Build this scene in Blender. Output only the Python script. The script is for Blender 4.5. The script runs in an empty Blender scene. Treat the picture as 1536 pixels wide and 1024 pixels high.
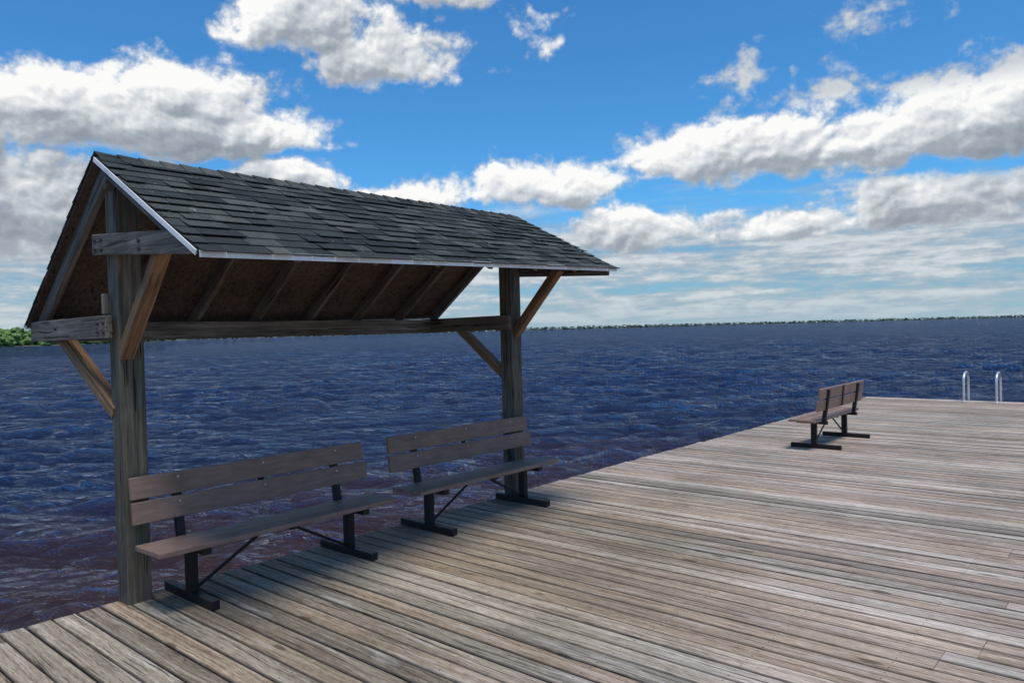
import bpy, bmesh, math, random
import numpy as np
from mathutils import Vector, Matrix, noise as mnoise
random.seed(7); rng=np.random.default_rng(7)
S=bpy.context.scene
S.view_settings.view_transform='Standard'; S.view_settings.look='None'; S.view_settings.exposure=0
COL=S.collection
# ------------------------------------------------------------------ node helpers
class NT:
    def __init__(s,t): s.t=t; s.n=t.nodes; s.l=t.links
    def node(s,typ,**k):
        n=s.n.new(typ)
        for a,v in k.items(): setattr(n,a,v)
        return n
    def put(s,sock,v):
        if v is None: return
        if isinstance(v,bpy.types.NodeSocket): s.l.new(v,sock)
        else: sock.default_value=v
    def m(s,op,a,b=None,c=None,clamp=False):
        n=s.node('ShaderNodeMath',operation=op,use_clamp=clamp)
        s.put(n.inputs[0],a); s.put(n.inputs[1],b); s.put(n.inputs[2],c); return n.outputs[0]
    def v(s,op,a,b=None,out=0):
        n=s.node('ShaderNodeVectorMath',operation=op); s.put(n.inputs[0],a); s.put(n.inputs[1],b)
        return n.outputs[out]
    def mix(s,f,a,b,blend='MIX'):
        n=s.node('ShaderNodeMix',data_type='RGBA',blend_type=blend)
        s.put(n.inputs[0],f); s.put(n.inputs[6],a); s.put(n.inputs[7],b); return n.outputs[2]
    def noise(s,vec,scale,detail=4,rough=.5,dist=0,col=False):
        n=s.node('ShaderNodeTexNoise'); s.put(n.inputs['Vector'],vec); n.inputs['Scale'].default_value=scale
        n.inputs['Detail'].default_value=detail; n.inputs['Roughness'].default_value=rough; n.inputs['Distortion'].default_value=dist
        return n.outputs['Color' if col else 'Fac']
    def ss(s,x,a,b,lo=0.,hi=1.):
        n=s.node('ShaderNodeMapRange',interpolation_type='SMOOTHSTEP'); s.put(n.inputs[0],x)
        n.inputs[1].default_value=a; n.inputs[2].default_value=b; n.inputs[3].default_value=lo; n.inputs[4].default_value=hi
        return n.outputs[0]
    def ramp(s,f,stops):
        n=s.node('ShaderNodeValToRGB'); s.put(n.inputs[0],f); e=n.color_ramp.elements
        while len(e)<len(stops): e.new(.5)
        for i,(p,c) in enumerate(stops): e[i].position=p; e[i].color=(*c,1)
        return n.outputs[0]
    def bump(s,h,strength,dist):
        n=s.node('ShaderNodeBump'); s.put(n.inputs['Height'],h); n.inputs['Strength'].default_value=strength; n.inputs['Distance'].default_value=dist
        return n.outputs[0]
    def xyz(s,vec):
        n=s.node('ShaderNodeSeparateXYZ'); s.put(n.inputs[0],vec); return n.outputs
    def comb(s,x,y,z=0.):
        n=s.node('ShaderNodeCombineXYZ'); s.put(n.inputs[0],x); s.put(n.inputs[1],y); s.put(n.inputs[2],z); return n.outputs[0]
def mat(name):
    m=bpy.data.materials.new(name); m.use_nodes=True; t=NT(m.node_tree)
    p=m.node_tree.nodes['Principled BSDF']; return m,t,p
def rgb(c): return (*c,1.)

def wood(name,stops,green=0.,rough=.85,grain=1.):
    m,t,p=mat(name)
    tc=t.node('ShaderNodeTexCoord'); oi=t.node('ShaderNodeObjectInfo')
    off=t.comb(t.m('MULTIPLY',oi.outputs['Random'],37.),t.m('MULTIPLY',oi.outputs['Random'],91.),3.)
    v=t.v('ADD',tc.outputs['Object'],off)
    g1=t.noise(t.v('MULTIPLY',v,(1.2,28,28)),1.,5,.65,.3)
    g2=t.noise(t.v('MULTIPLY',v,(4,120,120)),1.,2,.7)
    big=t.noise(v,2.2,3,.6)
    f=t.m('ADD',t.m('MULTIPLY',g1,.6),t.m('MULTIPLY',g2,.4))
    c=t.ramp(f,stops)
    c=t.mix(1.,c,t.ramp(big,[(.25,(.6,.6,.6)),(.7,(1.15,1.12,1.1))]),'MULTIPLY')
    if green: c=t.mix(t.m('MULTIPLY',t.ss(t.noise(v,1.3,3,.6),.45,.65),green),c,rgb((.07,.072,.042)))
    crack=t.ss(t.noise(t.v('MULTIPLY',v,(1.6,45,45)),1.,2,.5),.62,.67)
    c=t.mix(t.m('MULTIPLY',crack,.85),c,rgb((.012,.01,.008)))
    t.put(p.inputs['Base Color'],c); p.inputs['Roughness'].default_value=rough; p.inputs['Specular IOR Level'].default_value=.25
    t.put(p.inputs['Normal'],t.bump(t.m('SUBTRACT',f,crack),.6*grain,.005)); return m
M_post=wood('weathered_post_wood',[(.32,(.045,.04,.032)),(.5,(.13,.115,.09)),(.68,(.26,.24,.20))],.4)
M_beam=wood('weathered_beam_wood',[(.32,(.05,.043,.036)),(.5,(.175,.152,.13)),(.68,(.34,.31,.27))],.12)
M_brace=wood('brown_brace_wood',[(.32,(.08,.042,.02)),(.5,(.26,.15,.08)),(.68,(.42,.27,.16))],0)
M_raft=wood('rafter_wood',[(.3,(.09,.07,.055)),(.5,(.20,.155,.12)),(.7,(.30,.245,.20))],0)
M_ply=wood('plywood_sheathing',[(.3,(.055,.038,.029)),(.5,(.125,.088,.066)),(.7,(.21,.155,.12))],0,grain=.3)

m,t,p=mat('brown_plastic_lumber'); M_slat=m
tc=t.node('ShaderNodeTexCoord'); oi=t.node('ShaderNodeObjectInfo')
v=t.v('ADD',tc.outputs['Object'],t.comb(t.m('MULTIPLY',oi.outputs['Random'],30.),0.,0.))
n1=t.noise(t.v('MULTIPLY',v,(6,40,40)),1.,4,.7); n2=t.noise(v,220,2,.6); n3=t.noise(v,3,3,.6)
c=t.ramp(t.m('ADD',t.m('MULTIPLY',n1,.5),t.m('MULTIPLY',n2,.5)),[(.3,(.15,.092,.07)),(.7,(.32,.215,.17))])
c=t.mix(1.,c,t.ramp(n3,[(.3,(.8,.8,.8)),(.7,(1.12,1.12,1.12))]),'MULTIPLY')
t.put(p.inputs['Base Color'],c); p.inputs['Roughness'].default_value=.62; p.inputs['Specular IOR Level'].default_value=.3
t.put(p.inputs['Normal'],t.bump(t.m('ADD',n2,t.m('MULTIPLY',n1,.6)),.35,.002))

m,t,p=mat('black_painted_steel'); M_steel=m
tc=t.node('ShaderNodeTexCoord'); n1=t.noise(tc.outputs['Object'],30,3,.6)
t.put(p.inputs['Base Color'],t.ramp(n1,[(.35,(.006,.006,.007)),(.75,(.018,.017,.017))])); t.put(p.inputs['Roughness'],t.ss(n1,.3,.7,.45,.65)); p.inputs['Specular IOR Level'].default_value=.3
m,t,p=mat('bolt_steel'); M_bolt=m
p.inputs['Base Color'].default_value=(.03,.022,.018,1); p.inputs['Roughness'].default_value=.7
m,t,p=mat('galvanised_bolt'); M_zinc=m
p.inputs['Base Color'].default_value=(.5,.5,.5,1); p.inputs['Metallic'].default_value=.8; p.inputs['Roughness'].default_value=.4
m,t,p=mat('aluminium'); M_alu=m
tc=t.node('ShaderNodeTexCoord'); n1=t.noise(tc.outputs['Object'],18,3,.6)
t.put(p.inputs['Base Color'],t.ramp(n1,[(.3,(.5,.51,.52)),(.7,(.78,.79,.8))])); p.inputs['Metallic'].default_value=.6; p.inputs['Roughness'].default_value=.35
m,t,p=mat('drip_edge_metal'); M_drip=m
tc=t.node('ShaderNodeTexCoord'); n1=t.noise(t.v('MULTIPLY',tc.outputs['Object'],(3,20,20)),1.,5,.65)
t.put(p.inputs['Base Color'],t.ramp(n1,[(.3,(.50,.49,.47)),(.5,(.82,.82,.81))])); p.inputs['Roughness'].default_value=.6

m,t,p=mat('asphalt_shingle'); M_sh=m
at=t.node('ShaderNodeAttribute',attribute_name='rnd'); g=t.node('ShaderNodeNewGeometry')
r=at.outputs['Fac']
spk=t.noise(g.outputs['Position'],230,2,.7); med=t.noise(g.outputs['Position'],9,4,.7)
c=t.ramp(r,[(0.,(.020,.023,.024)),(.5,(.036,.041,.041)),(1.,(.070,.074,.071))])
c=t.mix(1.,c,t.ramp(spk,[(.35,(.3,.3,.3)),(.65,(2.1,2.1,2.05))]),'MULTIPLY')
c=t.mix(1.,c,t.ramp(med,[(.3,(.7,.72,.7)),(.7,(1.2,1.2,1.15))]),'MULTIPLY')
scr=t.m('MULTIPLY',t.ss(t.noise(t.v('MULTIPLY',g.outputs['Position'],(8,14,8)),1.,4,.7),.66,.70),.6)
c=t.mix(scr,c,rgb((.3,.3,.28)))
t.put(p.inputs['Base Color'],c); p.inputs['Roughness'].default_value=.92; p.inputs['Specular IOR Level'].default_value=.2
t.put(p.inputs['Normal'],t.bump(spk,.6,.004))

# deck boards: uv u = metres along, v = 0..1 across
m,t,p=mat('weathered_deck_boards'); M_deck=m
at=t.node('ShaderNodeAttribute',attribute_name='rnd'); r=at.outputs['Fac']
uv=t.node('ShaderNodeUVMap',uv_map='UVMap'); X=t.xyz(uv.outputs[0]); g=t.node('ShaderNodeNewGeometry'); P=g.outputs['Position']
vec=t.v('ADD',P,t.comb(t.m('MULTIPLY',r,53.),t.m('MULTIPLY',r,17.),t.m('MULTIPLY',r,7.)))
warp=t.v('MULTIPLY',t.noise(t.v('MULTIPLY',vec,(1.5,5,1)),1.,1,.5,col=True),(0.,.06,0.))
vec2=t.v('ADD',vec,warp)
g1=t.noise(t.v('MULTIPLY',vec2,(1.1,52,1)),1.,6,.72,.2)
g2=t.noise(t.v('MULTIPLY',vec2,(14,190,1)),1.,2,.7)
f=t.m('ADD',t.m('MULTIPLY',g1,.6),t.m('MULTIPLY',g2,.4))
c=t.ramp(f,[(.35,(.07,.054,.043)),(.44,(.25,.205,.172)),(.54,(.42,.365,.32)),(.66,(.66,.62,.57))])
tint=t.ramp(t.m('FRACT',t.m('MULTIPLY',r,13.7)),[(0.,(.62,.60,.575)),(.2,(1.08,.96,.86)),(.4,(.82,.82,.81)),(.6,(1.26,1.24,1.22)),(.8,(1.0,.88,.77)),(1.,(.76,.72,.67))])
c=t.mix(1.,c,tint,'MULTIPLY')
big=t.noise(P,.55,5,.65); c=t.mix(1.,c,t.ramp(big,[(.3,(.76,.75,.73)),(.65,(1.13,1.12,1.11))]),'MULTIPLY')
xx=t.xyz(P)
# soft greenish shade painted into the boards around the sheltered seating
d=t.v('LENGTH',t.v('MULTIPLY',t.v('SUBTRACT',P,(1.3,.8,0)),(.36,.20,0)),out=1)
shade=t.m('MULTIPLY',t.ss(t.m('ADD',d,t.m('MULTIPLY',big,.8)),1.7,.7),.6)
c=t.mix(shade,c,t.mix(1.,c,rgb((.60,.60,.48)),'MULTIPLY'))
bl=t.ss(t.noise(t.v('MULTIPLY',vec,(2.2,14,1)),1.,5,.7),.57,.72); c=t.mix(t.m('MULTIPLY',bl,.5),c,rgb((.085,.068,.055)))
wn=t.ss(t.noise(t.v('MULTIPLY',vec,(.9,10,1)),1.,5,.7),.54,.70); c=t.mix(t.m('MULTIPLY',wn,.45),c,rgb((.57,.54,.50)))
ed=t.m('ABSOLUTE',t.m('SUBTRACT',X[1],.5)); c=t.mix(t.m('MULTIPLY',t.ss(ed,.41,.49),.7),c,rgb((.04,.032,.027)))
vo=t.node('ShaderNodeTexVoronoi'); t.put(vo.inputs['Vector'],t.v('MULTIPLY',vec,(2.6,9,1))); vo.inputs['Scale'].default_value=.55
kn=t.ss(vo.outputs['Distance'],.13,.06); c=t.mix(t.m('MULTIPLY',kn,.75),c,rgb((.055,.034,.022)))
cr=t.ss(t.noise(t.v('MULTIPLY',vec2,(1.6,75,1)),1.,2,.5),.635,.67); c=t.mix(t.m('MULTIPLY',cr,.85),c,rgb((.02,.016,.013)))
ux=t.m('MULTIPLY',t.m('SUBTRACT',t.m('FRACT',t.m('ADD',t.m('DIVIDE',xx[0],.61),.5)),.5),.61)
vy=t.m('MULTIPLY',t.m('SUBTRACT',ed,.29),.14)
nd=t.v('LENGTH',t.comb(ux,vy,0.),out=1); nl=t.ss(nd,.0065,.004); c=t.mix(t.m('MULTIPLY',nl,.85),c,rgb((.02,.016,.014)))
t.put(p.inputs['Base Color'],c); p.inputs['Roughness'].default_value=.8; p.inputs['Specular IOR Level'].default_value=.25
t.put(p.inputs['Normal'],t.bump(f,.8,.005))

# water
m,t,p=mat('lake_water'); M_water=m
g=t.node('ShaderNodeNewGeometry'); P=g.outputs['Position']
Pr=t.node('ShaderNodeMapping'); t.put(Pr.inputs[0],P); Pr.inputs['Rotation'].default_value=(0,0,math.radians(-41)); Pv=Pr.outputs[0]
b1=t.noise(t.v('MULTIPLY',Pv,(3.2,7.,1)),1.,5,.62,.5)
b3=t.noise(t.v('MULTIPLY',Pv,(.38,1.05,1)),1.,4,.66,.3)
hh=t.m('ADD',t.m('MULTIPLY',b1,.13),t.m('MULTIPLY',b3,.46))
bn=t.bump(hh,1.,1.)
pat=t.noise(t.v('MULTIPLY',Pv,(.25,1.0,1)),1.,8,.80,.2)
pc=t.ss(pat,.41,.59)
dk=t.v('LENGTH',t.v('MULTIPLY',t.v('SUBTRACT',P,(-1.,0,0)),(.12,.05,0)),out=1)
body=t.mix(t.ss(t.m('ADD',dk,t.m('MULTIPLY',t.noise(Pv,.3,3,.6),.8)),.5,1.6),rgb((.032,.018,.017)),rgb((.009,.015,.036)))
fr=t.node('ShaderNodeFresnel'); fr.inputs['IOR'].default_value=1.34; t.put(fr.inputs['Normal'],bn)
df=t.node('ShaderNodeBsdfDiffuse'); t.put(df.inputs['Color'],body)
gl=t.node('ShaderNodeBsdfGlossy'); gl.inputs['Roughness'].default_value=.035; t.put(gl.inputs['Normal'],bn)
t.put(gl.inputs['Color'],t.mix(pc,rgb((.46,.58,.84)),rgb((.72,.83,1.))))
fac=t.m('MULTIPLY',t.m('MINIMUM',fr.outputs[0],.55),t.m('MULTIPLY_ADD',pc,.5,.52))
mx=t.node('ShaderNodeMixShader'); t.put(mx.inputs[0],fac); t.l.new(df.outputs[0],mx.inputs[1]); t.l.new(gl.outputs[0],mx.inputs[2])
t.l.new(mx.outputs[0],t.n['Material Output'].inputs['Surface'])

def treemat(name,a,b):
    m,t,p=mat(name); g=t.node('ShaderNodeNewGeometry'); at=t.node('ShaderNodeAttribute',attribute_name='rnd')
    n=t.noise(g.outputs['Position'],.5,3,.7)
    c=t.mix(t.ss(t.m('ADD',t.m('MULTIPLY',n,.6),t.m('MULTIPLY',at.outputs['Fac'],.4)),.3,.7),rgb(a),rgb(b))
    t.put(p.inputs['Base Color'],c); p.inputs['Roughness'].default_value=.9; return m
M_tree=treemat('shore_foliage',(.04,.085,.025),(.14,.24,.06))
M_treef=treemat('hazed_far_foliage',(.07,.11,.10),(.12,.18,.15))  # distance haze mixed into the base colours, bluer than the near trees

# ------------------------------------------------------------------ geometry helpers
def link(o,parent=None):
    COL.objects.link(o)
    if parent: o.parent=parent
    return o
def empty(name,loc=(0,0,0),rz=0):
    e=bpy.data.objects.new(name,None); e.location=loc; e.rotation_euler=(0,0,rz); e.empty_display_size=.3; return link(e)
def beam(name,a,b,w,h,mt,parent,up=(0,0,1),bev=.005):
    a=Vector(a); b=Vector(b); d=b-a; L=d.length; x=d.normalized(); u=Vector(up)
    if abs(x.dot(u))>.95: u=Vector((0,1,0))
    y=u.cross(x).normalized(); z=x.cross(y)
    bm=bmesh.new(); bmesh.ops.create_cube(bm,size=1)
    for v in bm.verts: v.co=Vector((v.co.x*L,v.co.y*w,v.co.z*h))
    if bev: bmesh.ops.bevel(bm,geom=bm.edges[:],offset=bev,segments=2,affect='EDGES',profile=.5)
    me=bpy.data.meshes.new(name); bm.to_mesh(me); bm.free(); me.materials.append(mt)
    o=bpy.data.objects.new(name,me); M=Matrix((x,y,z)).transposed().to_4x4(); M.translation=(a+b)/2
    link(o,parent); o.matrix_local=M; return o
def cyl(name,a,b,r,mt,parent,seg=12):
    a=Vector(a); b=Vector(b); d=b-a
    bm=bmesh.new(); bmesh.ops.create_cone(bm,cap_ends=True,segments=seg,radius1=r,radius2=r,depth=d.length)
    me=bpy.data.meshes.new(name); bm.to_mesh(me); bm.free(); me.materials.append(mt)
    for pl in me.polygons: pl.use_smooth=len(pl.vertices)==4
    o=bpy.data.objects.new(name,me); link(o,parent)
    M=d.to_track_quat('Z','Y').to_matrix().to_4x4(); M.translation=(a+b)/2; o.matrix_local=M; return o
def prism(name,pts,y0,y1,mt,parent):
    n=len(pts); V=[(x,y0,z) for x,z in pts]+[(x,y1,z) for x,z in pts]
    F=[tuple(range(n)),tuple(reversed(range(n,2*n)))]+[(i,n+i,n+(i+1)%n,(i+1)%n) for i in range(n)]
    me=bpy.data.meshes.new(name); me.from_pydata(V,[],F); me.materials.append(mt)
    bm=bmesh.new(); bm.from_mesh(me); bmesh.ops.recalc_face_normals(bm,faces=bm.faces); bmesh.ops.bevel(bm,geom=bm.edges[:],offset=.004,segments=1,affect='EDGES'); bm.to_mesh(me); bm.free()
    return link(bpy.data.objects.new(name,me),parent)
def mesh(name,V,F,mt,parent=None,rnd=None,uv=None,smooth=False):
    me=bpy.data.meshes.new(name); me.from_pydata([tuple(v) for v in V],[],F); me.materials.append(mt)
    if rnd is not None:
        at=me.attributes.new('rnd','FLOAT','FACE'); at.data.foreach_set('value',rnd)
    if uv is not None:
        ul=me.uv_layers.new(name='UVMap'); ul.data.foreach_set('uv',np.array(uv,dtype=np.float32).ravel())
    if smooth:
        for pl in me.polygons: pl.use_smooth=True
    o=bpy.data.objects.new(name,me); return link(o,parent)
def gridmesh(name,verts,quads,tris,mt,attrs={}):
    me=bpy.data.meshes.new(name); verts=verts.astype(np.float32); me.vertices.add(len(verts)); me.vertices.foreach_set('co',verts.ravel())
    nl=quads.size+tris.size; me.loops.add(nl); me.loops.foreach_set('vertex_index',np.concatenate([quads.ravel(),tris.ravel()]).astype(np.int32))
    npoly=len(quads)+len(tris); me.polygons.add(npoly)
    ls=np.concatenate([np.arange(len(quads))*4,quads.size+np.arange(len(tris))*3]).astype(np.int32)
    me.polygons.foreach_set('loop_start',ls); me.polygons.foreach_set('use_smooth',np.ones(npoly,dtype=bool))
    me.update(calc_edges=True); me.validate(); me.materials.append(mt)
    for k,a in attrs.items():
        at=me.attributes.new(k,'FLOAT','POINT'); at.data.foreach_set('value',a.astype(np.float32).ravel())
    return link(bpy.data.objects.new(name,me))

# ------------------------------------------------------------------ deck
V=[];F=[];R=[];UV=[]
def board(x0,x1,y0,y1,r):
    dz=random.uniform(-.002,.002); tl=random.uniform(-.002,.002); c=.006; th=.036
    prof=[(y0,-th),(y0,-c+dz-tl),(y0+c,dz-tl),(y1-c,dz+tl),(y1,-c+dz+tl),(y1,-th)]
    b=len(V); n=6
    for x in (x0,x1):
        for (y,z) in prof: V.append((x,y,z))
    for i in range(n):
        j=(i+1)%n; F.append((b+i,b+n+i,b+n+j,b+j)); R.append(r)
        vi=(prof[i][0]-y0)/(y1-y0); vj=(prof[j][0]-y0)/(y1-y0)
        UV.extend([(x0,vi),(x1,vi),(x1,vj),(x0,vj)])
    F.append(tuple(b+i for i in range(n))); R.append(r*.7); UV.extend([(x0,(q[0]-y0)/(y1-y0)) for q in prof])
    F.append(tuple(b+n+i for i in reversed(range(n)))); R.append(r*.7); UV.extend([(x1,(q[0]-y0)/(y1-y0)) for q in reversed(prof)])
y=-9.0; k=0; grp=0; jx=4.6
while y<16.66:
    w=.136+random.uniform(-.003,.002); gap=random.uniform(.008,.014)
    if y<8.42<y+w+gap: gap=.020
    if grp<=0: jx=4.60+random.choice([-.15,0.,.15,.3,.45]); grp=random.randint(1,2)
    grp-=1
    e=-.10+random.uniform(-.012,.012)+(0.04 if y>8.4 else 0)
    xs=[e,jx,jx+random.choice([4.6,4.9,5.2]),jx+10,20]
    for i in range(4): board(xs[i]+(.0018 if i else 0),xs[i+1]-.0018,y,y+w,random.random())
    y+=w+gap
dock=empty('wooden_dock')
mesh('deck_boards',V,F,M_deck,dock,R,UV)
for i,xx in enumerate([-.04]+list(np.arange(.61,20,.61))):
    beam('joist_%d'%i,(xx,-9,-.16),(xx,16.6,-.16),.045,.24,M_beam,dock,bev=0)
beam('end_rim_joist',(-.05,16.64,-.17),(20,16.64,-.17),.05,.24,M_beam,dock,bev=0)
for i,yy in enumerate(np.arange(-8,17,2.42)):
    beam('cross_beam_%d'%i,(0,yy,-.38),(20,yy,-.38),.1,.2,M_beam,dock,bev=0)
    for j,xx in enumerate((.25,5,10,15)): cyl('piling_%d_%d'%(i,j),(xx,yy+.2,-4),(xx,yy+.2,-.3),.15,M_post,dock,20)

# ------------------------------------------------------------------ shelter
sh=empty('roofed_shelter'); W=.165
def post(name,x,y,top):
    beam(name,(x,y,-.03),(x,y,top),W,W,M_post,sh,bev=.008)
post('post_1',-.03,-.01,2.92); post('post_2',-.03,4.0,2.92)
RN=Vector((0,-.19,3.04)); RF=Vector((0,4.12,3.03)); EN=Vector((1.45,-.20,2.275)); EF=Vector((1.26,4.12,2.385))
BN=Vector((-1.52,-.19,1.94)); BF=Vector((-1.44,4.12,1.99))
def pl(R0,R1,E0,E1,s,t_):
    return (R0*(1-t_)+R1*t_)*(1-s)+(E0*(1-t_)+E1*t_)*s
def slope(tag,R0,R1,E0,E1,dep):
    n=((E0-R0).cross(R1-R0)).normalized()
    if n.z<0: n=-n
    c=[R0,R1,E1,E0]; th=.014; off=n*-.006
    Vv=[q+off for q in c]+[q+off-n*th for q in c]
    Ff=[(0,1,2,3),(7,6,5,4),(0,4,5,1),(1,5,6,2),(2,6,7,3),(3,7,4,0)]
    mesh('sheathing_'+tag,Vv,Ff,M_ply,sh)
    for i,tt in enumerate([.019,.155,.30,.44,.58,.72,.86,.985]):
        dp=dep if 0<i<7 else max(dep,.10)
        a=pl(R0,R1,E0,E1,.03,tt)-n*(.022+dp/2); b=pl(R0,R1,E0,E1,.97 if dp==dep else .80,tt)-n*(.022+dp/2)
        beam('rafter_%s_%d'%(tag,i),a,b,.045,dp,M_raft if 0<i<7 else M_beam,sh,up=n,bev=.003)
    V=[];F=[];R=[]; Ls=(E0-R0).length; Lt=(R1-R0).length; rows=13; ex=1./rows
    for k in range(rows+1):
        tt=-.003-random.uniform(0,.03)
        while tt<1.004:
            wd=random.uniform(.10,.30)/Lt; t0=max(tt,-.003); t1=min(tt+wd,1.006); tt+=wd
            if t1-t0<.006: continue
            thick=random.choice([.004,.006,.013,.015]); jit=random.uniform(-.004,.004)+(.0 if thick<.01 else .012)
            s1=min(1.-k*ex+.018+jit,1.03); s0=max(s1-ex*1.5,0)
            if s1<=.02: continue
            g_=.0006
            lift=n*(thick+.006); lo=n*.0005
            q=[pl(R0,R1,E0,E1,s0,t0+g_)+lo,pl(R0,R1,E0,E1,s0,t1-g_)+lo,pl(R0,R1,E0,E1,s1,t1-g_)+lift,pl(R0,R1,E0,E1,s1,t0+g_)+lift]
            b=len(V); V+=q+[z-n*(.006) for z in q]
            for f in [(0,1,2,3),(7,6,5,4),(0,4,5,1),(1,5,6,2),(2,6,7,3),(3,7,4,0)]: F.append(tuple(b+i for i in f))
            R+= [random.random()]*6
    mesh('shingles_'+tag,V,F,M_sh,sh,R)
    return n
nf=slope('front',RN,RF,EN,EF,.05); nb=slope('back',RN,RF,BN,BF,.11)
V=[];F=[];R=[]; N=30
for i in range(N):
    a=RN.lerp(RF,i/N); b=RN.lerp(RF,min((i+1.25)/N,1.003)); za=.020;zb=.010
    fd=(EN-RN).normalized()*.13; bd=(BN-RN).normalized()*.13
    q=[a+nb*.012+bd,a+Vector((0,0,za+.008)),a+nf*.014+fd,b+nb*.006+bd,b+Vector((0,0,zb+.006)),b+nf*.008+fd]
    B=len(V); V+=q+[z-Vector((0,0,.008)) for z in q]
    for f in [(0,1,4,3),(1,2,5,4),(0,6,7,1),(1,7,8,2),(2,8,11,5),(3,9,6,0)]: F.append(tuple(B+j for j in f))
    R+=[random.random()]*6
mesh('ridge_cap',V,F,M_sh,sh,R)
o1=-nf*.014
beam('drip_edge_rake',RN+o1+Vector((.05,-.020,-.026)),EN+o1+Vector((.0,-.020,0)),.006,.030,M_drip,sh,up=nf,bev=0)
beam('drip_edge_eave',EN+Vector((.014,-.01,-.018)),EF+Vector((.012,.01,-.012)),.006,.040,M_drip,sh,bev=0)
beam('drip_edge_back',BN+Vector((-.004,-.01,-.016)),BF+Vector((-.004,.01,-.016)),.006,.03,M_drip,sh,bev=0)
beam('ridge_board',(0,-.13,2.90),(0,4.09,2.90),.04,.16,M_raft,sh,bev=.002)
beam('back_purlin',(-1.24,-.12,1.875),(-1.22,4.09,1.87),.09,.155,M_beam,sh)
beam('front_purlin',(.93,-.03,2.395),(.85,4.09,2.43),.05,.08,M_raft,sh)
def armpts(x0,x1,zb0,zb1,h,k=.531,z0=2.985):
    top0=zb0+h; zb=lambda x: zb0+(zb1-zb0)*(x-x0)/(x1-x0)
    xi=x0
    while zb(xi)+h < z0-k*xi and xi<x1: xi+=.005
    xe=x1
    while z0-k*xe < zb(xe)+.03 : xe-=.005
    return [(x0,zb0),(xe,zb(xe)),(xe,z0-k*xe),(xi,zb(xi)+h),(x0,top0)]
prism('front_arm_1',armpts(-.135,1.40,2.385,2.265,.14),-.175,-.130,M_beam,sh)
prism('front_arm_2',armpts(-.10,1.20,2.385,2.315,.14,.50,2.975),4.086,4.112,M_beam,sh)
yn=-.152
beam('back_arm_1',(-1.47,yn,1.885),(.05,yn,1.893),.045,.155,M_beam,sh)
beam('back_arm_2',(-1.38,3.893,1.875),(.055,3.893,1.885),.045,.155,M_raft,sh)
beam('post_cleat',(-.085,-.112,1.98),(-.085,-.112,2.12),.035,.06,M_beam,sh,up=(0,1,0))
beam('front_brace_1',(.03,-.045,1.70),(.80,-.10,2.37),.088,.088,M_brace,sh)
beam('back_brace_1',(-.07,-.06,1.30),(-1.02,-.085,1.85),.088,.088,M_brace,sh)
beam('front_brace_2',(.03,4.0,1.75),(.66,4.0,2.42),.088,.088,M_brace,sh)
beam('back_brace_2',(-.07,4.0,1.27),(-.80,4.0,1.83),.088,.088,M_brace,sh)
for i,(x,z) in enumerate([(-.08,2.48),(-.08,2.42),(.03,2.475),(.03,2.41),(.62,2.41),(.62,2.36),(-.08,1.92),(-.08,1.86),(.02,1.92),(.02,1.86),(-.9,1.9)]):
    cyl('bolt_%d'%i,(x,yn-.018,z),(x,yn-.034,z),.013,M_bolt,sh,8)
for i,(y_,z) in enumerate([(-.04,1.78),(-.04,1.87),(.03,2.06),(-.03,2.44),(4.0,1.83)]):
    cyl('side_bolt_%d'%i,(.04,y_,z),(.064,y_,z),.013,M_bolt,sh,8)

# ------------------------------------------------------------------ benches
def bench(loc,rz):
    e=empty('park_bench',loc,rz); L=1.95
    for i,(xa,xb) in enumerate([(.165,.285),(.293,.413),(.421,.541)]):
        xc=(xa+xb)/2; z=.412+(i-1)*.004
        beam('seat_slat_%d'%(i+1),(xc,0,z),(xc,L,z),.118,.036,M_slat,e,bev=.006)
    lean=Vector((-.12,0,1)).normalized()
    for i,zc in enumerate((.628,.795)):
        xc=.130-.12*(zc-.628); o_=.03 if i==0 else 0
        beam('back_slat_%d'%(i+1),(xc,0,zc),(xc,L-.03+o_,zc),.036,.150,M_slat,e,up=lean,bev=.006)
        for yy in (.32,.98,1.64):
            for dz in (-.04,.04):
                cyl('bolt',(xc+.018,yy,zc+dz),(xc+.022,yy,zc+dz),.0075,M_zinc,e,8)
    for j,yy in enumerate((.32,1.64)):
        beam('foot_%d'%j,(-.08,yy,.033),(.62,yy,.033),.062,.058,M_steel,e,bev=.004)
        beam('leg_%d'%j,(.29,yy,.06),(.29,yy,.372),.062,.075,M_steel,e,up=(1,0,0),bev=.004)
        beam('seat_bracket_%d'%j,(.10,yy,.37),(.53,yy,.376),.062,.044,M_steel,e,bev=.003)
        beam('back_support_%d'%j,(.155,yy,.36),(.078,yy,.845),.055,.05,M_steel,e,up=(1,0,0),bev=.003)
    beam('seat_batten',(.17,L/2,.385),(.535,L/2,.388),.05,.012,M_steel,e,bev=0)
    beam('back_batten',(.110,L/2,.56),(.078,L/2,.86),.045,.012,M_steel,e,up=(1,0,0),bev=0)
    beam('seat_tube',(.29,.33,.372),(.29,1.63,.372),.03,.02,M_steel,e,bev=0)
    beam('diagonal_1',(.29,.35,.075),(.29,.90,.375),.012,.022,M_steel,e,bev=0)
    beam('diagonal_2',(.29,1.61,.075),(.29,1.06,.375),.012,.022,M_steel,e,bev=0)
bench((0,-.08,0),0); bench((0,2.13,0),0); bench((1.82,10.38,0),math.pi)

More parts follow.
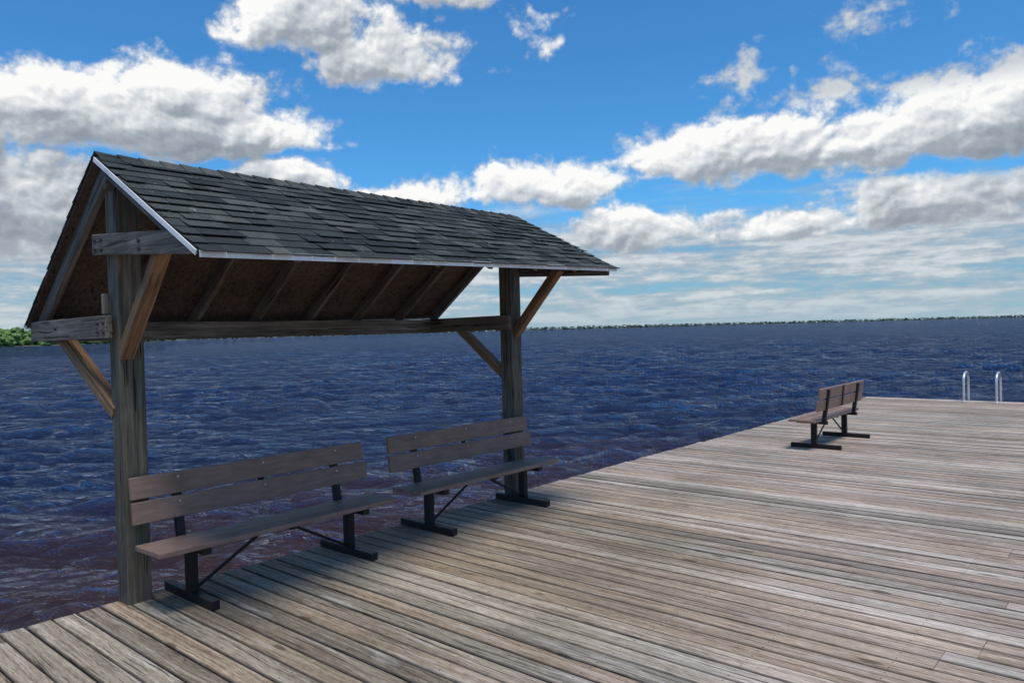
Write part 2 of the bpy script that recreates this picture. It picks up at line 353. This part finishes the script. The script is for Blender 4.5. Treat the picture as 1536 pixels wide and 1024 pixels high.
# ------------------------------------------------------------------ ladder
lad=empty('dock_ladder',(0,0,0))
for i,x in enumerate((2.02,2.62)):
    cu=bpy.data.curves.new('rail_%d'%i,'CURVE'); cu.dimensions='3D'; cu.bevel_depth=.024; cu.bevel_resolution=4; cu.resolution_u=8
    pts=[(x,16.35,0)]+[(x,16.35,z) for z in (.3,.47)]
    for k in range(9):
        a=math.pi*k/8; pts.append((x+.0,16.60-.25*math.cos(a),.47+.16*math.sin(a)))
    pts+=[(x,16.85,.3),(x,16.85,-1.6)]
    sp=cu.splines.new('POLY'); sp.points.add(len(pts)-1)
    for q,pt in zip(sp.points,pts): q.co=(*pt,1)
    cu.materials.append(M_alu); o=bpy.data.objects.new('rail_%d'%i,cu); link(o,lad)
    cyl('flange_%d'%i,(x,16.35,0.003),(x,16.35,.02),.05,M_alu,lad,16)
for k in range(5): cyl('rung_%d'%k,(2.02,16.85,-.25-.28*k),(2.62,16.85,-.25-.28*k),.02,M_alu,lad)

# ------------------------------------------------------------------ water sheet (finer rings and spokes on the open-lake side)
WZ=-.95; cx,cy=5.4,-2.1
r_=np.concatenate([1.5*np.exp(.02*np.arange(44)),3.6*np.exp(.0048*np.arange(950))]); r_=np.concatenate([r_,r_[-1]*np.exp(.02*np.arange(1,216))])
hdg=math.atan2(.751,-.66)
th=np.concatenate([np.arange(-52,52,.27),np.arange(52,308,1.6)]); th=np.radians(th)+hdg
nr=len(r_); na=len(th)
RR,TT=np.meshgrid(r_,th,indexing='ij'); XX=cx+RR*np.cos(TT); YY=cy+RR*np.sin(TT); ZZ=np.zeros_like(XX)
spr=np.gradient(r_)[:,None]; dth=np.minimum(np.roll(np.unwrap(th),-1)-th,.03); dth=np.where(dth<=0,.028,dth)[None,:]
sp=np.maximum(spr,RR*dth)
main=math.atan2(-.751,.66)+.2
for i in range(80):
    lam=.25*math.exp(rng.uniform(0,1)*math.log(11)); d=main+rng.normal(0,.46); kk=2*math.pi/lam
    amp=.048/kk; ph=rng.uniform(0,6.28)
    att=np.clip((lam/sp-2.5)/2.5,0,1); q=kk*(XX*math.cos(d)+YY*math.sin(d))+ph
    ZZ+=amp*att*(np.sin(q)-.35*np.cos(2*q))
ZZ*=(.85+.4*np.clip(np.sin(XX*.21+1)*np.sin(YY*.17+XX*.05),-1,1))
ZZ+=WZ
verts=np.vstack([np.stack([XX,YY,ZZ],-1).reshape(-1,3),[[cx,cy,WZ]]])
i0=np.arange(nr-1)[:,None]*na; j0=np.arange(na)[None,:]; j1=(j0+1)%na
quads=np.stack([i0+j0,i0+na+j0,i0+na+j1,i0+j1],-1).reshape(-1,4)
tris=np.stack([np.full(na,nr*na),np.arange(na),(np.arange(na)+1)%na],-1)
gridmesh('water',verts,quads,tris,M_water)

# ------------------------------------------------------------------ far shore
def icos(sub):
    ico=bmesh.new(); bmesh.ops.create_icosphere(ico,subdivisions=sub,radius=1); iv=[v.co.copy() for v in ico.verts]; iff=[[v.index for v in f.verts] for f in ico.faces]; ico.free(); return iv,iff
camv=Vector((5.39,-2.15,0)); hd=Vector((-.66,.751,0)); rt=Vector((.751,.66,0))
def pos(az,dist):
    a=math.radians(az); return camv+(hd*math.cos(a)+rt*math.sin(a))*dist
keys=[(-75,420),(-40,620),(-31,740),(-27.5,900),(-22,1900),(-5,2500),(8,2900),(22,3700),(38,4700),(70,5200)]
def dist(az):
    for (a,d),(b,e) in zip(keys,keys[1:]):
        if a<=az<=b: return d+(e-d)*(az-a)/(b-a)
    return keys[-1][1]
def shore(name,az0,az1,step,rows,clumps,hmin,hmax,wide,sub,mt):
    iv,iff=icos(sub)
    V=[];F=[];R=[]; az=az0
    while az<az1:
        d=dist(az); dz=step/d*57.3
        for rr in range(rows):
            c=pos(az+random.uniform(-.5,.5)*dz,d+8+rr*14+random.uniform(-4,4))
            h=random.uniform(hmin,hmax)*(1+.25*mnoise.noise(Vector((az*1.3,0,0))))*(1+rr*.08); tr=random.random()
            for q in range(clumps):
                fz=(q+.5)/clumps; rad=h*random.uniform(.17,.27)*(1.15-.5*fz)*wide
                cc=Vector((c.x+random.uniform(-1,1)*h*.22*wide,c.y+random.uniform(-1,1)*h*.22*wide,WZ+h*(.12+.78*fz)+random.uniform(-.6,.6)))
                b=len(V)
                for v in iv:
                    k=rad*random.uniform(.7,1.25); V.append((cc.x+v.x*k*1.1,cc.y+v.y*k*1.1,cc.z+v.z*k*.85/wide))
                for f in iff: F.append(tuple(b+i for i in f)); R.append(min(1,max(0,tr*.6+random.random()*.4)))
        az+=dz
    mesh(name,V,F,mt,None,R)
shore('shore_treeline',-42,-25.0,5,3,8,10,15,1.,2,M_tree)
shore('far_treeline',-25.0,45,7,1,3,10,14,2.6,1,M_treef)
m,t,p=mat('shore_ground'); g=t.node('ShaderNodeNewGeometry'); n=t.noise(g.outputs['Position'],.1,4,.6)
t.put(p.inputs['Base Color'],t.ramp(n,[(.3,(.07,.10,.05)),(.7,(.16,.16,.10))])); p.inputs['Roughness'].default_value=.95
V=[];F=[]; azs=np.arange(-75,70.1,1.)
for a in azs:
    d=dist(a); V.append(pos(a,d)+Vector((0,0,WZ-.6))); V.append(pos(a,d+3)+Vector((0,0,WZ+.5))); V.append(pos(a,d+900)+Vector((0,0,WZ+3)))
for i in range(len(azs)-1):
    b=i*3; F+= [(b,b+3,b+4,b+1),(b+1,b+4,b+5,b+2)]
mesh('far_shore_ground',V,F,m)

# ------------------------------------------------------------------ sky: cloud dome (clouds only, clear air lets the world sky through)
def perlin(x,y,seed):
    rg=np.random.default_rng(seed); tab=rg.permutation(256); ang=rg.uniform(0,2*np.pi,256); gx=np.cos(ang); gy=np.sin(ang)
    xi=np.floor(x).astype(np.int64); yi=np.floor(y).astype(np.int64); xf=x-xi; yf=y-yi
    u=xf*xf*xf*(xf*(xf*6-15)+10); v=yf*yf*yf*(yf*(yf*6-15)+10)
    def gr(ix,iy,dx,dy):
        h=tab[(tab[ix&255]+iy)&255]; return gx[h]*dx+gy[h]*dy
    a=gr(xi,yi,xf,yf); b=gr(xi+1,yi,xf-1,yf); c=gr(xi,yi+1,xf,yf-1); d=gr(xi+1,yi+1,xf-1,yf-1)
    return ((a*(1-u)+b*u)*(1-v)+(c*(1-u)+d*u)*v)*1.4
def fbm(x,y,o,g,seed,bill=False):
    s=0;a=1;tot=0
    for i in range(o):
        n=perlin(x+i*13.7,y+i*7.3,seed+i); s=s+a*(np.abs(n)*2-.55 if bill else n); tot+=a; a*=g; x=x*2.03; y=y*2.03
    return s/tot
blobs=[(-27,14.2,14.5,4.2,1.1),(-22.5,16.3,7,3.4,1.1),(-31.5,15.0,8.5,3.4,1.1),(-35,8.5,15,6,.95),(-19.0,14.0,6.5,3.0,1.05),(-38,12,8,5.2,1.1),
(-14.5,21.8,7.2,4.0,.92),(-9.2,19.6,6.8,3.7,.97),(-4.5,24.4,9,2.0,.8),(2.4,20.8,2.4,3.2,.42),(-13,24.5,5,2.5,.85),
(-16.4,11.2,5.8,2.1,.92),(-8.2,9.7,7,1.8,.87),(3,10.5,7.4,2.9,.97),
(14.5,11.9,7,3.1,1.),(20,12.0,7.2,3.4,1.05),(26,11.7,7,3.2,1.),(32.5,12.6,9,4.3,1.05),(41,14,9,4,.9),
(22.3,15.6,6.5,2.6,.32),(17.1,17.5,2.6,2.0,.32),(25.4,19.3,3.4,2.2,.18),
(9.9,7.1,7.4,2.5,.9),(20.8,6.7,5.2,1.9,.9),(29.1,7.4,8,2.7,1.),(37,8,6,2.2,.8),
(-60,20,16,7,1.),(70,18,20,7,1.),(110,30,22,8,1.),(160,22,25,8,1.),(-110,25,24,9,1.),(-150,40,20,10,.9),(60,45,12,7,.8),(-48,48,14,7,.8)]
def field(az,el):
    wx=fbm(az*.16,el*.22,3,.5,11)*2.0; wy=fbm(az*.16,el*.22,3,.5,31)*1.0
    A=az+wx; E=el+wy; acc=np.full(A.shape,-1.)
    for a,e,rx,ry,s_ in blobs:
        qx=(A-a)/rx; qy=(E-e)/ry; qy=np.where(qy<0,-1.6*qy,qy)
        acc=np.maximum(acc,s_*(1-np.sqrt(qx*qx+qy*qy)))
    n=fbm(az*.20,el*.27,7,.55,51); b=fbm((az+wx*.4)*.42,(el+wy*.4)*.55,5,.52,71,True)
    return acc+n*.54+b*.28-.03
azg=np.concatenate([np.arange(-180,-44,1.),np.arange(-44,42,.095),np.arange(42,180,1.)])
elg=np.concatenate([np.array([-4,-2,-1.]),np.arange(-.4,27.5,.085),np.arange(28,60,.6),np.arange(60,90.1,2.)])
elg[-1]=90
AZg,ELg=np.meshgrid(azg,elg,indexing='ij')
d0=field(AZg,ELg); od=np.zeros_like(d0)
for st,wt in ((.3,.5),(.8,.8),(1.6,1.2),(2.8,1.6),(4.4,1.6)):
    od+=wt*np.clip(field(AZg-.15*st,ELg+st),0,1.2)
loc=d0-field(AZg-.25,ELg+.35)
light=np.exp(-.40*od)
lum=np.clip(.12+.96*light+np.clip(loc,-.25,.35)*1.15,0,1)
# thin wisps are greyer than thick sunlit cloud
thin=np.clip((ELg-14.2)/1.5,0,1)*np.clip((AZg-12)/2,0,1); lum=np.minimum(lum,1-.42*thin)
stn=fbm(AZg*.055,ELg*.55,7,.6,91); st2=fbm(AZg*.16,ELg*1.5,6,.62,131); st3=fbm(AZg*.6,ELg*2.2,4,.6,171)
k=np.clip((9.8+stn*4.5-ELg)/3.6,0,1); veil=k*k*(3-2*k)*np.clip(.92+stn*.5+st2*.5+st3*.2,0,.97)
hz=np.clip(1-ELg/2.6,0,1)
veil=np.maximum(veil,hz**1.2*.9)
vl=np.clip(.55+stn*.8+st2*1.3+st3*.5,0,1)
a_=np.radians(AZg); e_=np.radians(ELg); RD=14000
fx=np.cos(e_)*np.cos(a_); rx_=np.cos(e_)*np.sin(a_)
DX=-.66*fx+.751*rx_; DY=.751*fx+.66*rx_; verts=np.stack([DX*RD,DY*RD,np.sin(e_)*RD],-1).reshape(-1,3)
n1_,n2_=AZg.shape
i0=np.arange(n1_)[:,None]*n2_; i1=((np.arange(n1_)+1)%n1_)[:,None]*n2_; j0=np.arange(n2_-1)[None,:]
quads=np.stack([i0+j0,i1+j0,i1+j0+1,i0+j0+1],-1).reshape(-1,4)
m=bpy.data.materials.new('cloudy_sky'); m.use_nodes=True; t=NT(m.node_tree); t.n.remove(t.n['Principled BSDF'])
def A(nm): return t.node('ShaderNodeAttribute',attribute_name=nm).outputs['Fac']
g=t.node('ShaderNodeNewGeometry'); fn=t.noise(g.outputs['Position'],.012,3,.65)
dn=t.m('MULTIPLY_ADD',t.m('SUBTRACT',fn,.5),.22,A('dens'))
al=t.ss(dn,-.02,.34)
lm=t.m('MULTIPLY_ADD',t.m('SUBTRACT',fn,.5),.12,A('lum'),clamp=True)
cc=t.ramp(lm,[(0.,(.25,.30,.36)),(.35,(.39,.435,.49)),(.7,(.70,.735,.77)),(.93,(.97,.97,.96))])
vc=t.ramp(A('vlum'),[(0.,(.24,.345,.46)),(.5,(.40,.475,.545)),(1.,(.66,.70,.73))])
hm=A('haze'); vc=t.mix(t.m('MULTIPLY',hm,.75),vc,rgb((.38,.50,.585)))
ve=A('veil')
colr=t.mix(al,vc,cc)
tot=t.m('SUBTRACT',1.,t.m('MULTIPLY',t.m('SUBTRACT',1.,al),t.m('SUBTRACT',1.,ve)))
em=t.node('ShaderNodeEmission'); t.put(em.inputs['Color'],colr)
tr=t.node('ShaderNodeBsdfTransparent'); mx=t.node('ShaderNodeMixShader'); t.put(mx.inputs[0],tot)
t.l.new(tr.outputs[0],mx.inputs[1]); t.l.new(em.outputs[0],mx.inputs[2]); t.l.new(mx.outputs[0],t.n['Material Output'].inputs['Surface'])
try: m.cycles.emission_sampling='NONE'
except Exception: pass
gridmesh('sky',verts,quads,np.zeros((0,3),dtype=np.int64),m,{'dens':d0,'lum':lum,'veil':veil,'vlum':vl,'haze':hz})

# ------------------------------------------------------------------ world
w=bpy.data.worlds.new('World'); S.world=w; w.use_nodes=True; t=NT(w.node_tree)
bg=w.node_tree.nodes['Background']; bg.inputs['Strength'].default_value=.15
sd=Vector((.28,-.14,1)).normalized(); el=math.asin(sd.z); azs_=math.atan2(sd.x,sd.y)
sky=t.node('ShaderNodeTexSky',sky_type='NISHITA',sun_disc=False); sky.sun_elevation=el; sky.sun_rotation=azs_
sky.air_density=1.0; sky.dust_density=.3; sky.ozone_density=2.5
t.put(bg.inputs['Color'],t.mix(1.,sky.outputs[0],rgb((.29,.71,1.0)),'MULTIPLY'))
sl=bpy.data.lights.new('sun','SUN'); sl.energy=3.5; sl.angle=math.radians(18); sl.color=(1,.95,.87)
so=bpy.data.objects.new('sun',sl); link(so); so.rotation_euler=sd.to_track_quat('Z','Y').to_euler()
# ------------------------------------------------------------------ camera
cam=bpy.data.cameras.new('camera'); cam.sensor_width=36; cam.lens=26.4; cam.clip_end=40000; cam.clip_start=.05
co=bpy.data.objects.new('camera',cam); link(co)
pt=math.radians(.866); ro=math.radians(1.5)
R0=Vector((.751,.66,0)).normalized(); Hd=Vector((-R0.y,R0.x,0)); Fw=Hd*math.cos(pt)-Vector((0,0,math.sin(pt))); U0=R0.cross(Fw)
Rr=R0*math.cos(ro)-U0*math.sin(ro); Uu=U0*math.cos(ro)+R0*math.sin(ro)
M=Matrix((Rr,Uu,-Fw)).transposed().to_4x4(); M.translation=(5.39,-2.15,1.8); co.matrix_world=M
S.camera=co
